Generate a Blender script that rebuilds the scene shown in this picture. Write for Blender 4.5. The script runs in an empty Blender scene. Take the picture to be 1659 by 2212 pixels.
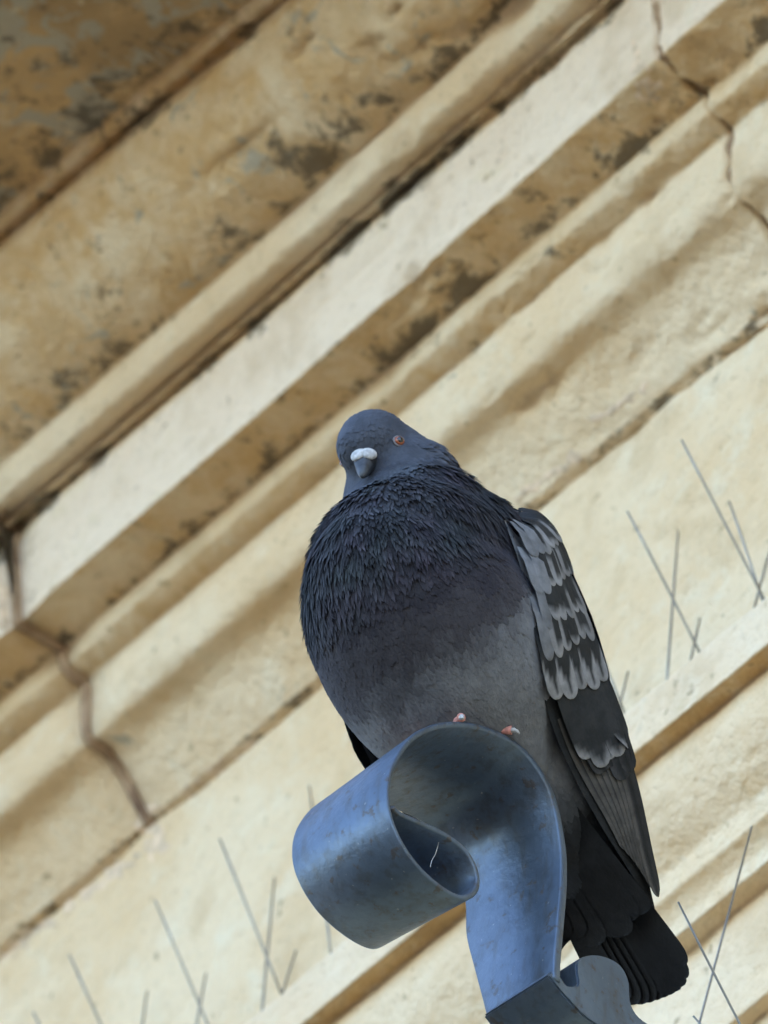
import bpy, bmesh, math, random
from mathutils import Vector, Matrix, noise
from mathutils.bvhtree import BVHTree

random.seed(7)
scene = bpy.context.scene
COL = scene.collection

# ------------------------------------------------------------------ camera
PITCH = math.radians(42.0)
DIST = 15.0
PX = 0.0002                                   # metres per picture unit (1659 x 2211 units) at 15 m
PW, PH = 1659.0, 2211.5
FWD = Vector((0, math.cos(PITCH), math.sin(PITCH)))
RGT = Vector((1, 0, 0))
UPV = Vector((0, -math.sin(PITCH), math.cos(PITCH)))
CAM = Vector((0, 0, 1.6))
C0 = CAM + FWD * DIST                         # point at the picture centre, 15 m away
cam_d = bpy.data.cameras.new('camera')
cam = bpy.data.objects.new('camera', cam_d)
COL.objects.link(cam)
cam.location = CAM
cam.rotation_euler = (math.pi / 2 + PITCH, 0, 0)
cam_d.sensor_fit = 'VERTICAL'
cam_d.sensor_height = 36.0
cam_d.lens = 36.0 * DIST / (PH * PX)
cam_d.clip_start = 0.1
cam_d.clip_end = 5000
cam_d.dof.use_dof = True
cam_d.dof.focus_distance = 14.97
cam_d.dof.aperture_fstop = 20.0
scene.camera = cam

# ------------------------------------------------------------------ sky, sun, exposure
TILT = 0.85                                   # slope of the moulding lines in the picture
AZ = math.atan(TILT / math.sin(PITCH))
DU = Vector((math.cos(AZ), -math.sin(AZ), 0))     # along the wall (to the right, towards the camera)
DN = Vector((-math.sin(AZ), -math.cos(AZ), 0))    # out of the wall
DZ = Vector((0, 0, 1))

SUN_EL = math.radians(42)
sun_from = (-DN * math.cos(SUN_EL) + DU * 0.25 * math.cos(SUN_EL) + DZ * math.sin(SUN_EL)).normalized()
world = bpy.data.worlds.new('World')
scene.world = world
world.use_nodes = True
wn = world.node_tree.nodes
wl = world.node_tree.links
bg = wn['Background']
sky = wn.new('ShaderNodeTexSky')
sky.sky_type = 'NISHITA'
sky.sun_disc = False
sky.sun_elevation = math.asin(sun_from.z)
sky.sun_rotation = math.atan2(sun_from.x, sun_from.y)
sky.air_density = 1.0
sky.dust_density = 1.6
sky.ozone_density = 1.0
wl.new(sky.outputs[0], bg.inputs[0])
bg.inputs[1].default_value = 0.15
sun_d = bpy.data.lights.new('sun', 'SUN')
sun_d.energy = 4.5
sun_d.angle = math.radians(0.53)
sun_d.color = (1.0, 0.94, 0.86)
sun = bpy.data.objects.new('sun', sun_d)
COL.objects.link(sun)
sun.location = (0, 0, 40)
sun.rotation_euler = (-sun_from).to_track_quat('-Z', 'Y').to_euler()
scene.view_settings.view_transform = 'Standard'
scene.view_settings.look = 'None'
scene.view_settings.gamma = 1.0
scene.view_settings.use_curve_mapping = False
scene.view_settings.exposure = 2.75
scene.cycles.max_bounces = 5
scene.cycles.diffuse_bounces = 3
scene.cycles.use_denoising = True
scene.cycles.use_adaptive_sampling = True
scene.cycles.adaptive_threshold = 0.03

# ------------------------------------------------------------------ coordinates
BIRD_OUT = 0.36
WO = C0 - DN * BIRD_OUT                        # wall origin: u = 0, o = 0, z = 0


def W(u, o, z):
    return WO + DU * u + DN * o + DZ * z


def ray(x, y):
    return (FWD + RGT * ((x - PW / 2) * PX / DIST) + UPV * ((PH / 2 - y) * PX / DIST)).normalized()


def plane_hit(x, y, point, normal):
    d = ray(x, y)
    t = (point - CAM).dot(normal) / d.dot(normal)
    return CAM + d * t


def to_uoz(p):
    q = p - WO
    return q.dot(DU), q.dot(DN), q.z


def hit_o(x, y, o):
    return to_uoz(plane_hit(x, y, WO + DN * o, DN))


def hit_u(x, y, u):
    return to_uoz(plane_hit(x, y, WO + DU * u, DU))


# ------------------------------------------------------------------ helpers
def tag(o, label=None, cat=None, group=None, kind=None):
    if label:
        o['label'] = label
    if cat:
        o['category'] = cat
    if group:
        o['group'] = group
    if kind:
        o['kind'] = kind
    return o


def empty(name, loc):
    o = bpy.data.objects.new(name, None)
    COL.objects.link(o)
    o.location = loc
    o.empty_display_size = 0.05
    return o


def link_mesh(name, me, parent=None, mat=None):
    o = bpy.data.objects.new(name, me)
    COL.objects.link(o)
    if mat is not None and not me.materials:
        me.materials.append(mat)
    if parent is not None:
        o.parent = parent
        bpy_world = parent_world(parent)
        o.matrix_parent_inverse = bpy_world.inverted()
    return o


def parent_world(p):
    m = Matrix.Translation(p.location) if p.parent is None else Matrix.Identity(4)
    return m


def mesh_obj(name, verts, faces, mat, parent=None, smooth=True, cols=None, attrs=None):
    """vertices are world coordinates; parent roots are pure translations and parts sit at the world origin"""
    me = bpy.data.meshes.new(name)
    me.from_pydata([tuple(v) for v in verts], [], faces)
    me.update()
    if smooth:
        me.polygons.foreach_set('use_smooth', [True] * len(me.polygons))
    if cols is not None:
        ca = me.color_attributes.new('Col', 'FLOAT_COLOR', 'POINT')
        flat = []
        for c in cols:
            flat.extend((c[0], c[1], c[2], 1.0))
        ca.data.foreach_set('color', flat)
    if attrs:
        for k, vals in attrs.items():
            a = me.attributes.new(k, 'FLOAT', 'POINT')
            a.data.foreach_set('value', vals)
    return link_mesh(name, me, parent, mat)


def grid_faces(nu, nv, closed_v=False):
    f = []
    for i in range(nu - 1):
        for j in range(nv - (0 if closed_v else 1)):
            j2 = (j + 1) % nv
            f.append((i * nv + j, i * nv + j2, (i + 1) * nv + j2, (i + 1) * nv + j))
    return f


def lerp(a, b, t):
    return a + (b - a) * t


def smoothstep(a, b, x):
    t = max(0.0, min(1.0, (x - a) / (b - a)))
    return t * t * (3 - 2 * t)


def interp(pts, t):
    """piecewise-linear / catmull interpolation of a list of tuples, t in 0..1"""
    n = len(pts) - 1
    s = max(0.0, min(0.999999, t)) * n
    i = int(s)
    f = s - i
    p1, p2 = pts[i], pts[i + 1]
    p0 = pts[i - 1] if i > 0 else tuple(2 * a - b for a, b in zip(p1, p2))
    p3 = pts[i + 2] if i + 2 <= n else tuple(2 * b - a for a, b in zip(p1, p2))
    r = []
    for a, b, c, d in zip(p0, p1, p2, p3):
        r.append(0.5 * (2 * b + (c - a) * f + (2 * a - 5 * b + 4 * c - d) * f * f + (3 * b - a - 3 * c + d) * f ** 3))
    return tuple(r)


# ------------------------------------------------------------------ materials
def new_mat(name):
    m = bpy.data.materials.new(name)
    m.use_nodes = True
    nt = m.node_tree
    return m, nt, nt.nodes, nt.links, nt.nodes['Principled BSDF']


def mixc(nt, fac, a, b, mode='MIX'):
    n = nt.nodes.new('ShaderNodeMix')
    n.data_type = 'RGBA'
    n.blend_type = mode
    for sock, v in ((n.inputs[0], fac), (n.inputs[6], a), (n.inputs[7], b)):
        if hasattr(v, 'is_linked'):
            nt.links.new(v, sock)
        elif isinstance(v, (int, float)):
            sock.default_value = v
        else:
            sock.default_value = (v[0], v[1], v[2], 1)
    return n.outputs[2]


def math_n(nt, op, a, b=None, clamp=False):
    n = nt.nodes.new('ShaderNodeMath')
    n.operation = op
    n.use_clamp = clamp
    for i, v in enumerate((a, b)):
        if v is None:
            continue
        if hasattr(v, 'is_linked'):
            nt.links.new(v, n.inputs[i])
        else:
            n.inputs[i].default_value = v
    return n.outputs[0]


def noise_n(nt, vec, scale, detail=4, rough=0.55, dist=0.0):
    n = nt.nodes.new('ShaderNodeTexNoise')
    n.inputs['Scale'].default_value = scale
    n.inputs['Detail'].default_value = detail
    n.inputs['Roughness'].default_value = rough
    n.inputs['Distortion'].default_value = dist
    nt.links.new(vec, n.inputs['Vector'])
    return n.outputs[0]


def ramp_n(nt, val, a, b):
    n = nt.nodes.new('ShaderNodeMapRange')
    n.interpolation_type = 'SMOOTHSTEP'
    n.inputs[1].default_value = a
    n.inputs[2].default_value = b
    nt.links.new(val, n.inputs[0])
    return n.outputs[0]


def attr_n(nt, name):
    n = nt.nodes.new('ShaderNodeAttribute')
    n.attribute_name = name
    return n


def pos_n(nt):
    g = nt.nodes.new('ShaderNodeNewGeometry')
    return g.outputs['Position']


def bump_n(nt, h, strength, dist, normal=None):
    n = nt.nodes.new('ShaderNodeBump')
    n.inputs['Strength'].default_value = strength
    n.inputs['Distance'].default_value = dist
    nt.links.new(h, n.inputs['Height'])
    if normal is not None:
        nt.links.new(normal, n.inputs['Normal'])
    return n.outputs[0]


def offset_vec(nt, vec, off, scl=(1, 1, 1)):
    n = nt.nodes.new('ShaderNodeMapping')
    n.inputs['Location'].default_value = off
    n.inputs['Scale'].default_value = scl
    nt.links.new(vec, n.inputs['Vector'])
    return n.outputs[0]


def make_stone():
    m, nt, nd, lk, bs = new_mat('honey_limestone')
    p = pos_n(nt)
    ochre = attr_n(nt, 'ochre').outputs['Fac']
    lich = attr_n(nt, 'lichen').outputs['Fac']
    pink = attr_n(nt, 'pink').outputs['Fac']
    n1 = noise_n(nt, p, 9, 3, 0.6)
    n2 = noise_n(nt, offset_vec(nt, p, (3, 7, 1)), 34, 4, 0.68, 0.3)
    n3 = noise_n(nt, offset_vec(nt, p, (11, 2, 5)), 70, 3, 0.6)
    n4 = noise_n(nt, offset_vec(nt, p, (1, 12, 9)), 240, 3, 0.6)
    cream = mixc(nt, ramp_n(nt, n1, .35, .68), (0.755, 0.595, 0.385), (0.69, 0.50, 0.285))
    cream = mixc(nt, math_n(nt, 'MULTIPLY', ramp_n(nt, n2, .5, .75), .55), cream, (0.78, 0.70, 0.52))
    cream = mixc(nt, pink, cream, (0.83, 0.68, 0.52))
    # ochre weathering and shade painted brown on undersides: zone weight pushed through noise so that it has its own ragged shape
    oz = math_n(nt, 'ADD', ochre, math_n(nt, 'MULTIPLY', math_n(nt, 'SUBTRACT', n2, .5), 1.5))
    c = mixc(nt, ramp_n(nt, oz, .32, .85), cream, (0.61, 0.39, 0.175))
    oz2 = math_n(nt, 'ADD', ochre, math_n(nt, 'MULTIPLY', math_n(nt, 'SUBTRACT', n1, .5), 2.2))
    c = mixc(nt, math_n(nt, 'MULTIPLY', ramp_n(nt, oz2, .75, 1.25), .7), c, (0.27, 0.175, 0.085))
    # ragged flaking patches of fresh cream stone and brown grime
    n7 = noise_n(nt, offset_vec(nt, p, (5, 17, 3)), 55, 4, 0.7, 0.2)
    c = mixc(nt, math_n(nt, 'MULTIPLY', ramp_n(nt, n7, .56, .68), .55), c, (0.73, 0.60, 0.40))
    n8 = noise_n(nt, offset_vec(nt, p, (15, 1, 8)), 19, 3, 0.65, 0.3)
    c = mixc(nt, math_n(nt, 'MULTIPLY', ramp_n(nt, n8, .52, .72), .38), c, (0.46, 0.31, 0.15))
    # pale grey lichen crust
    n5 = noise_n(nt, offset_vec(nt, p, (8, 3, 14)), 38, 4, 0.68, 0.6)
    lz = math_n(nt, 'ADD', math_n(nt, 'MULTIPLY', lich, .42), n5)
    c = mixc(nt, math_n(nt, 'MULTIPLY', ramp_n(nt, lz, .76, .84), .85), c, (0.40, 0.36, 0.27))
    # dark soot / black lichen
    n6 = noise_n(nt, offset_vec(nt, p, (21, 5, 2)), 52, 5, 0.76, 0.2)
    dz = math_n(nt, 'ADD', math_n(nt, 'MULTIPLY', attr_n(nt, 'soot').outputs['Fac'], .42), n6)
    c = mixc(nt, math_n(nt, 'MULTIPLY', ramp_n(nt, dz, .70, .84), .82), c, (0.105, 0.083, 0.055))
    # pores and small dark spots everywhere
    sp = noise_n(nt, offset_vec(nt, p, (2, 31, 4)), 120, 3, 0.5)
    c = mixc(nt, math_n(nt, 'MULTIPLY', ramp_n(nt, sp, .66, .76), .6), c, (0.24, 0.165, 0.08))
    c = mixc(nt, math_n(nt, 'MULTIPLY', ramp_n(nt, n4, .5, .8), .22), c, (0.33, 0.24, 0.13))
    lk.new(c, bs.inputs['Base Color'])
    bs.inputs['Roughness'].default_value = 0.92
    bs.inputs['Specular IOR Level'].default_value = 0.15
    h = math_n(nt, 'ADD', math_n(nt, 'MULTIPLY', n3, .8), math_n(nt, 'MULTIPLY', n4, .35))
    h = math_n(nt, 'ADD', h, math_n(nt, 'MULTIPLY', n7, .5))
    lk.new(bump_n(nt, h, .65, .006), bs.inputs['Normal'])
    return m


def make_mortar():
    m, nt, nd, lk, bs = new_mat('old_mortar')
    p = pos_n(nt)
    n1 = noise_n(nt, p, 60, 6, 0.65)
    n2 = noise_n(nt, p, 25, 4, 0.6)
    c = mixc(nt, ramp_n(nt, n1, .35, .7), (0.44, 0.29, 0.17), (0.24, 0.14, 0.07))
    c = mixc(nt, ramp_n(nt, n2, .55, .7), c, (0.16, 0.09, 0.05))
    lk.new(c, bs.inputs['Base Color'])
    bs.inputs['Roughness'].default_value = 0.95
    lk.new(bump_n(nt, n1, .7, .005), bs.inputs['Normal'])
    return m


def make_iron():
    m, nt, nd, lk, bs = new_mat('grey_painted_iron')
    p = pos_n(nt)
    n1 = noise_n(nt, p, 22, 5, 0.6)
    n2 = noise_n(nt, offset_vec(nt, p, (4, 4, 4)), 160, 5, 0.6)
    n3 = noise_n(nt, offset_vec(nt, p, (9, 1, 2)), 420, 3, 0.5)
    st = noise_n(nt, offset_vec(nt, p, (1, 3, 2), (1, 1, .22)), 190, 4, 0.55)
    c = mixc(nt, ramp_n(nt, n1, .35, .7), (0.083, 0.112, 0.154), (0.110, 0.148, 0.202))
    c = mixc(nt, math_n(nt, 'MULTIPLY', ramp_n(nt, st, .48, .68), .6), c, (0.075, 0.082, 0.088))
    c = mixc(nt, math_n(nt, 'MULTIPLY', ramp_n(nt, n2, .58, .68), .65), c, (0.085, 0.062, 0.04))
    c = mixc(nt, math_n(nt, 'MULTIPLY', ramp_n(nt, n3, .70, .77), .55), c, (0.42, 0.41, 0.38))
    lk.new(c, bs.inputs['Base Color'])
    r = math_n(nt, 'ADD', math_n(nt, 'MULTIPLY', n2, .35), .27)
    lk.new(r, bs.inputs['Roughness'])
    bs.inputs['Specular IOR Level'].default_value = 0.6
    bs.inputs['Metallic'].default_value = 0.6
    h = math_n(nt, 'ADD', math_n(nt, 'MULTIPLY', n2, .6), math_n(nt, 'MULTIPLY', n1, .8))
    lk.new(bump_n(nt, h, .4, .002), bs.inputs['Normal'])
    return m


def make_feather_mat(name, rough=0.7, sheen=0.0, var=0.35, scale=700):
    m, nt, nd, lk, bs = new_mat(name)
    col = attr_n(nt, 'Col').outputs['Color']
    p = pos_n(nt)
    n1 = noise_n(nt, p, 130, 4, 0.6)
    n2 = noise_n(nt, p, scale, 3, 0.6)
    c = mixc(nt, var, col, mixc(nt, ramp_n(nt, n1, .3, .7), (0.55, 0.55, 0.55), (1.35, 1.35, 1.35)), 'MULTIPLY')
    lk.new(c, bs.inputs['Base Color'])
    bs.inputs['Roughness'].default_value = rough
    bs.inputs['Specular IOR Level'].default_value = 0.14
    if sheen:
        bs.inputs['Sheen Weight'].default_value = sheen
        bs.inputs['Sheen Roughness'].default_value = 0.5
        bs.inputs['Sheen Tint'].default_value = (0.6, 0.7, 1.0, 1)
    lk.new(bump_n(nt, n2, .3, .001), bs.inputs['Normal'])
    return m


def simple_mat(name, col, rough=0.5, metal=0.0, spec=0.5, var=0.25, scale=200):
    m, nt, nd, lk, bs = new_mat(name)
    p = pos_n(nt)
    n1 = noise_n(nt, p, scale, 4, 0.6)
    dark = tuple(v * (1 - var) for v in col)
    lite = tuple(min(1, v * (1 + var)) for v in col)
    lk.new(mixc(nt, ramp_n(nt, n1, .3, .7), dark, lite), bs.inputs['Base Color'])
    bs.inputs['Roughness'].default_value = rough
    bs.inputs['Metallic'].default_value = metal
    bs.inputs['Specular IOR Level'].default_value = spec
    return m


M_STONE = make_stone()
M_MORTAR = make_mortar()
M_IRON = make_iron()
M_PLUME = make_feather_mat('pigeon_plumage', .75, .05)
M_FEATHER = make_feather_mat('pigeon_flight_feather', .7, 0, .55)
M_PAVE = simple_mat('dark_asphalt', (0.055, 0.052, 0.047), .85, 0, .3, .2, 3)  # asphalt set dark so that less light bounces up under the stone
M_WALL = simple_mat('plain_limestone_wall', (0.66, 0.53, 0.33), .9, 0, .2, .15, 4)
M_WIRE = simple_mat('stainless_spike_wire', (0.25, 0.235, 0.21), .42, .7, .5, .2, 60)
M_HOUSE = simple_mat('grey_brown_render', (0.17, 0.145, 0.115), .9, 0, .2, .15, 4)
M_DOOR = simple_mat('dark_green_joinery', (0.04, 0.06, 0.05), .5, 0, .5, .2, 20)
M_GLASS = simple_mat('dark_window_glass', (0.02, 0.025, 0.03), .08, 0, .6, .1, 5)
M_PLASTIC = simple_mat('weathered_clear_plastic', (0.62, 0.62, 0.58), .4, 0, .5, .1, 60)

# ------------------------------------------------------------------ ground
gs = 1500
mesh_obj('ground', [(-gs, -gs, 0), (gs, -gs, 0), (gs, gs, 0), (-gs, gs, 0)], [(0, 1, 2, 3)], M_PAVE, smooth=False)
tag(bpy.data.objects['ground'], kind='structure')

# ------------------------------------------------------------------ the stone facade
SC = PX * 1.035


def edge(opx, Y, slope):
    """moulding edge from its picture line (Y at x = 0, slope) and its distance out of the wall"""
    o = opx * SC
    u0, _, z0 = hit_o(0, Y, o)
    u1, _, z1 = hit_o(PW, Y - slope * PW, o)
    k = (z1 - z0) / (u1 - u0)
    return (o, z0 - k * u0, k)


def seg(a, b, kind='line', amt=0.25, step=0.002, attrs=None):
    """sample between two edges; convex bulges away from the wall, roll is a half round, concave the opposite"""
    L = math.hypot(b[0] - a[0], b[1] - a[1])
    n = max(2, int(L / step) + (6 if kind == 'roll' else 0))
    out = []
    dx, dz = b[0] - a[0], b[1] - a[1]
    # normal pointing out of the stone (left of travel going down: outwards / down)
    nx, nz = -dz, dx
    if nx - nz < 0:
        nx, nz = -nx, -nz
    for i in range(n):
        t = i / n
        if kind == 'line':
            o, z = a[0] + dx * t, a[1] + dz * t
        else:
            if kind == 'roll':
                th = math.pi * t
                tt = 0.5 - 0.5 * math.cos(th)
                bb = math.sin(th) * 0.5 * amt * 2
            else:
                tt = t
                bb = 4 * t * (1 - t) * amt * (1 if kind == 'convex' else -1)
            o, z = a[0] + dx * tt + nx * bb, a[1] + dz * tt + nz * bb
        at = attrs
        out.append((o, z, lerp(a[2], b[2], t), at))
    return out


def AT(ochre=0.0, lichen=0.0, soot=0.0, pink=0.0, rough=1.0):
    return dict(ochre=ochre, lichen=lichen, soot=soot, pink=pink, rough=rough)


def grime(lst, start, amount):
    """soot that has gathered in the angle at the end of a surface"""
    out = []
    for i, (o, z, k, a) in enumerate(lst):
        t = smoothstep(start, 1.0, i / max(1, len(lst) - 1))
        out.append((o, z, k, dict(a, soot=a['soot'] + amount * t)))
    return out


E = {
    'A0': edge(1500, -310, .83), 'A1': edge(800, 450, .83),
    'B0': edge(768, 503, .835), 'B1': edge(752, 518, .835), 'B2': edge(772, 545, .84),
    'C0': edge(500, 1028, .90), 'C0b': edge(490, 1092, .895), 'D0b': edge(258, 1566, .862), 'C1': edge(452, 1134, .89),
    'G0': edge(432, 1144, .885), 'G1': edge(430, 1163, .885), 'G2': edge(400, 1185, .885), 'F0': edge(408, 1203, .885),
    'F1': edge(395, 1390, .888), 'S1': edge(265, 1523, .862),
    'R1': edge(203, 1637, .86), 'Y1': edge(196, 1740, .845), 'Y2': edge(118, 1838, .83), 'Y3': edge(24, 2012, .81),
    'Z0': edge(0, 2040, .808),
}
top = E['A0']
TOPZ = top[1] + 0.09
cornice_prof = []
cornice_prof += seg((top[0], TOPZ, 0), top, attrs=AT(.3, .2, .2), step=.01)
cornice_prof += grime(seg(E['A0'], E['A1'], attrs=AT(.95, .60, .40, 0, 1.8)), .70, .25)
cornice_prof += seg(E['A1'], E['B0'], 'roll', .5, attrs=AT(.6, .3, .5, 0, 1.2), step=.0012)
cornice_prof += seg(E['B0'], E['B1'], attrs=AT(.6, .2, .6), step=.0015)
cornice_prof += seg(E['B1'], E['B2'], attrs=AT(.6, .2, .5), step=.0015)
cornice_prof += grime(seg(E['B2'], E['C0'], 'convex', .17, attrs=AT(.58, .42, .30, 0, 1.9)), .62, .30)
cornice_prof += seg(E['C0'], E['C0b'], 'convex', .07, attrs=AT(.14, .15, .22, .1, .9), step=.0012)
cornice_prof += seg(E['C0b'], E['C1'], 'convex', .12, attrs=AT(.36, .1, .2, .05, .9), step=.0012)  # browner lower part: underside shade put into the colour
cornice_prof += seg(E['C1'], E['G0'], attrs=AT(.4, .2, .35, 0, 2.0), step=.0012)
cornice_prof += seg(E['G0'], E['G1'], attrs=AT(.2, .2, .25, 0, 2.0), step=.0012)
cornice_prof += seg(E['G1'], E['G2'], attrs=AT(.4, .2, .55, 0, 2.0), step=.0012)
cornice_prof += seg(E['G2'], E['F0'], attrs=AT(.3, .3, .60, 0, 2.0), step=.0012)
fas = seg(E['F0'], E['F1'], attrs=AT(.0, .1, .06, .7, .9), step=.0016)
cornice_prof += grime(fas[::-1], .78, .42)[::-1]
cornice_prof += grime(seg(E['F1'], E['S1'], attrs=AT(.58, .2, .36, 0, 1.4), step=.0016), .6, .28)
cornice_prof += seg(E['S1'], E['D0b'], 'convex', .12, attrs=AT(.30, .1, .12, 0, .9), step=.0014)
cornice_prof += seg(E['D0b'], E['R1'], 'convex', .06, attrs=AT(.55, .1, .14, 0, .9), step=.0014)  # shaded underside of the roll painted browner
cy = [E['R1'], E['Y1'], E['Y2'], E['Y3']]
ncy = 60
cornice_prof += [tuple(interp(cy, i / ncy)) + (AT(.14 + .22 * math.exp(-((i / ncy - .5) / .16) ** 2), .25, .14, .05, 1.0),)  # brown band paints the shade where the curve turns under
                 for i in range(ncy)]
cornice_prof += seg(E['Y3'], E['Z0'], attrs=AT(.35, .2, .5, .2, 2.2), step=.0012)
cornice_prof.append(E['Z0'] + (AT(.5, .2, .5, .2, 1.0),))


def fbm(v, oct=3):
    return noise.fractal(v, 0.9, 2.1, oct)


STAINS = []
for (x, y, opx, rp, am) in [
        (600, 1650, 0, 26, .75), (562, 1698, 0, 24, .7), (152, 2168, 0, 16, .8), (520, 1790, 0, 14, .5), (128, 2010, 0, 16, .5), (1440, 880, 0, 22, .5), (1550, 820, 0, 20, .5), (1430, 640, 0, 12, .4),
        (960, 110, 640, 60, .45), (1010, 70, 600, 40, .8), (700, 300, 560, 45, .6), (480, 550, 600, 70, .5), (180, 880, 560, 60, .55), (60, 640, 700, 60, .4),
        (1010, 610, 300, 34, .5), (905, 730, 290, 34, .6), (700, 830, 330, 45, .7), (640, 900, 300, 40, .7), (560, 1030, 290, 46, .8), (1160, 520, 300, 36, .6), (470, 1110, 290, 40, .6), (330, 1250, 280, 40, .5), (130, 1390, 330, 50, .6), (790, 760, 300, 30, .6), (1380, 330, 290, 40, .5),
        (560, 706, 405, 40, .8), (500, 762, 405, 42, .75), (400, 850, 405, 44, .85), (300, 945, 405, 34, .7), (210, 1030, 405, 36, .6), (90, 1130, 405, 40, .6), (850, 440, 405, 28, .55), (760, 524, 405, 32, .65), (650, 618, 405, 36, .7),
        (110, 1760, 150, 60, .5), (60, 1730, 200, 40, .6), (30, 1930, 60, 30, .7), (270, 1590, 150, 34, .6), (260, 1790, 60, 40, .7), (1040, 750, 190, 22, .6), (1450, 480, 170, 22, .5), (350, 1590, 80, 34, .6),
        (1090, 1075, 20, 20, .8), (1190, 990, 20, 26, .7), (430, 1670, 20, 26, .8), (370, 1730, 20, 26, .8), (230, 1820, 20, 24, .8), (1000, 2080, 60, 30, .5)]:
    q = hit_o(x, y, opx * SC)
    STAINS.append((q[0], opx * SC, q[2], rp * PX * 1.1, am))


def stain_at(u, o, z, lst):
    a = 0.0
    for (su, so, sz, r, am) in lst:
        du = (u - su) / (r * 1.5)
        if abs(du) > 2:
            continue
        dzz = (z - sz) / r
        doo = (o - so) / (r * 1.5)
        q = du * du + dzz * dzz + doo * doo
        if q < 4:
            a = max(a, am * math.exp(-q))
    return a


def stone_block(name, prof, u0, u1, parent, back_o, du=0.0022, mat=None, disp=1.0, soft_ends=True, seed=0.0, dense=None):
    us = []
    lo, hi = dense if dense else (-0.36, 0.80)
    u = u0
    while u < u1 - 1e-6:
        us.append(u)
        near = lo - .02 < u < hi
        # fine steps close to the ends, coarse far outside the picture
        e = min(u - u0, u1 - u)
        st = du if near else 0.03
        if e < 0.012 and near:
            st = du * .5
        u += st
    us.append(u1)
    n = len(prof)
    # profile normals
    nrm = []
    for j in range(n):
        a = prof[max(0, j - 2)]
        b = prof[min(n - 1, j + 2)]
        dx, dz = b[0] - a[0], b[1] - a[1]
        nx, nz = -dz, dx
        if nx - nz < 0 and abs(nx - nz) > 1e-9:
            nx, nz = -nx, -nz
        l = math.hypot(nx, nz) or 1
        nrm.append((nx / l, nz / l))
    verts = []
    at = {k: [] for k in ('ochre', 'lichen', 'soot', 'pink')}
    nv = n + 2
    for u in us:
        e0 = u - u0
        e1 = u1 - u
        em = min(e0, e1)
        near = lo - .05 < u < hi + .05
        lst = [q for q in STAINS if abs(u - q[0]) < q[3] * 3]
        for j in range(n):
            o, z, k, a = prof[j]
            z = z + k * max(-.45, min(.85, u))
            if near and disp:
                v = Vector((u * 18 + seed, o * 18, z * 18))
                d = fbm(v, 3) * 0.0010
                v2 = Vector((u * 62 + seed, o * 62 + 9, z * 62))
                q = fbm(v2, 3)
                d += q * 0.0008
                pit = fbm(Vector((u * 30 + seed + 40, o * 45, z * 45)), 3)
                if pit > .25:
                    d -= (pit - .25) * 0.006
                d *= a['rough'] * disp
            else:
                d = 0
            if soft_ends:
                edge_w = 0.0008 + 0.0016 * max(0, fbm(Vector((z * 40, o * 40, u0 * 9 + seed)), 2) + .3)
                if em < edge_w:
                    d -= (1 - em / edge_w) ** 2 * 0.0045
            nx, nz = nrm[j]
            uu = u
            if soft_ends and em < .012 and near:
                rag = fbm(Vector((o * 70 + 5, z * 70, u0 * 5 + (3 if e0 < e1 else 8))), 4) * .0030
                uu = u + (1 if e0 < e1 else -1) * rag * (1 - em / .012)
            verts.append(W(uu, o + nx * d, z + nz * d))
            for kk in at:
                at[kk].append(a[kk])
            if near:
                at['soot'][-1] += stain_at(u, o, z, lst)
        for (o, z) in ((back_o, prof[-1][1]), (back_o, prof[0][1])):
            verts.append(W(u, o, z))
            for kk in at:
                at[kk].append(0.0)
    m = len(us)
    f = grid_faces(m, nv, True)
    f.append(tuple(range(nv - 1, -1, -1)))
    f.append(tuple(range((m - 1) * nv, m * nv)))
    ob = mesh_obj(name, verts, f, mat or M_STONE, parent, True, None, at)
    return ob


bld_loc = W(0, 0, 0)
bld_loc.z = 0
building = empty('stone_building', bld_loc)
tag(building, 'honey coloured limestone building front with weathered moulded cornice and ledges', 'building')


def box_uoz(name, u0, u1, o0, o1, z0, z1, mat, parent):
    v = [W(u, o, z) for u in (u0, u1) for o in (o0, o1) for z in (z0, z1)]
    f = [(0, 1, 3, 2), (4, 6, 7, 5), (0, 4, 5, 1), (2, 3, 7, 6), (0, 2, 6, 4), (1, 5, 7, 3)]
    me = bpy.data.meshes.new(name)
    me.from_pydata([tuple(x) for x in v], [], f)
    bm = bmesh.new()
    bm.from_mesh(me)
    bmesh.ops.recalc_face_normals(bm, faces=bm.faces)
    bm.to_mesh(me)
    bm.free()
    return link_mesh(name, me, parent, mat)


GZ = -WO.z                                     # ground level in wall coordinates
box_uoz('wall', -14, 14, -9, -0.062, GZ, 8.6, M_WALL, building)  # carried up out of view so that its shadow covers the street
box_uoz('parapet', -14.1, 14.1, -9.1, 0.25, 8.6, 9.0, M_WALL, building)

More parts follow.
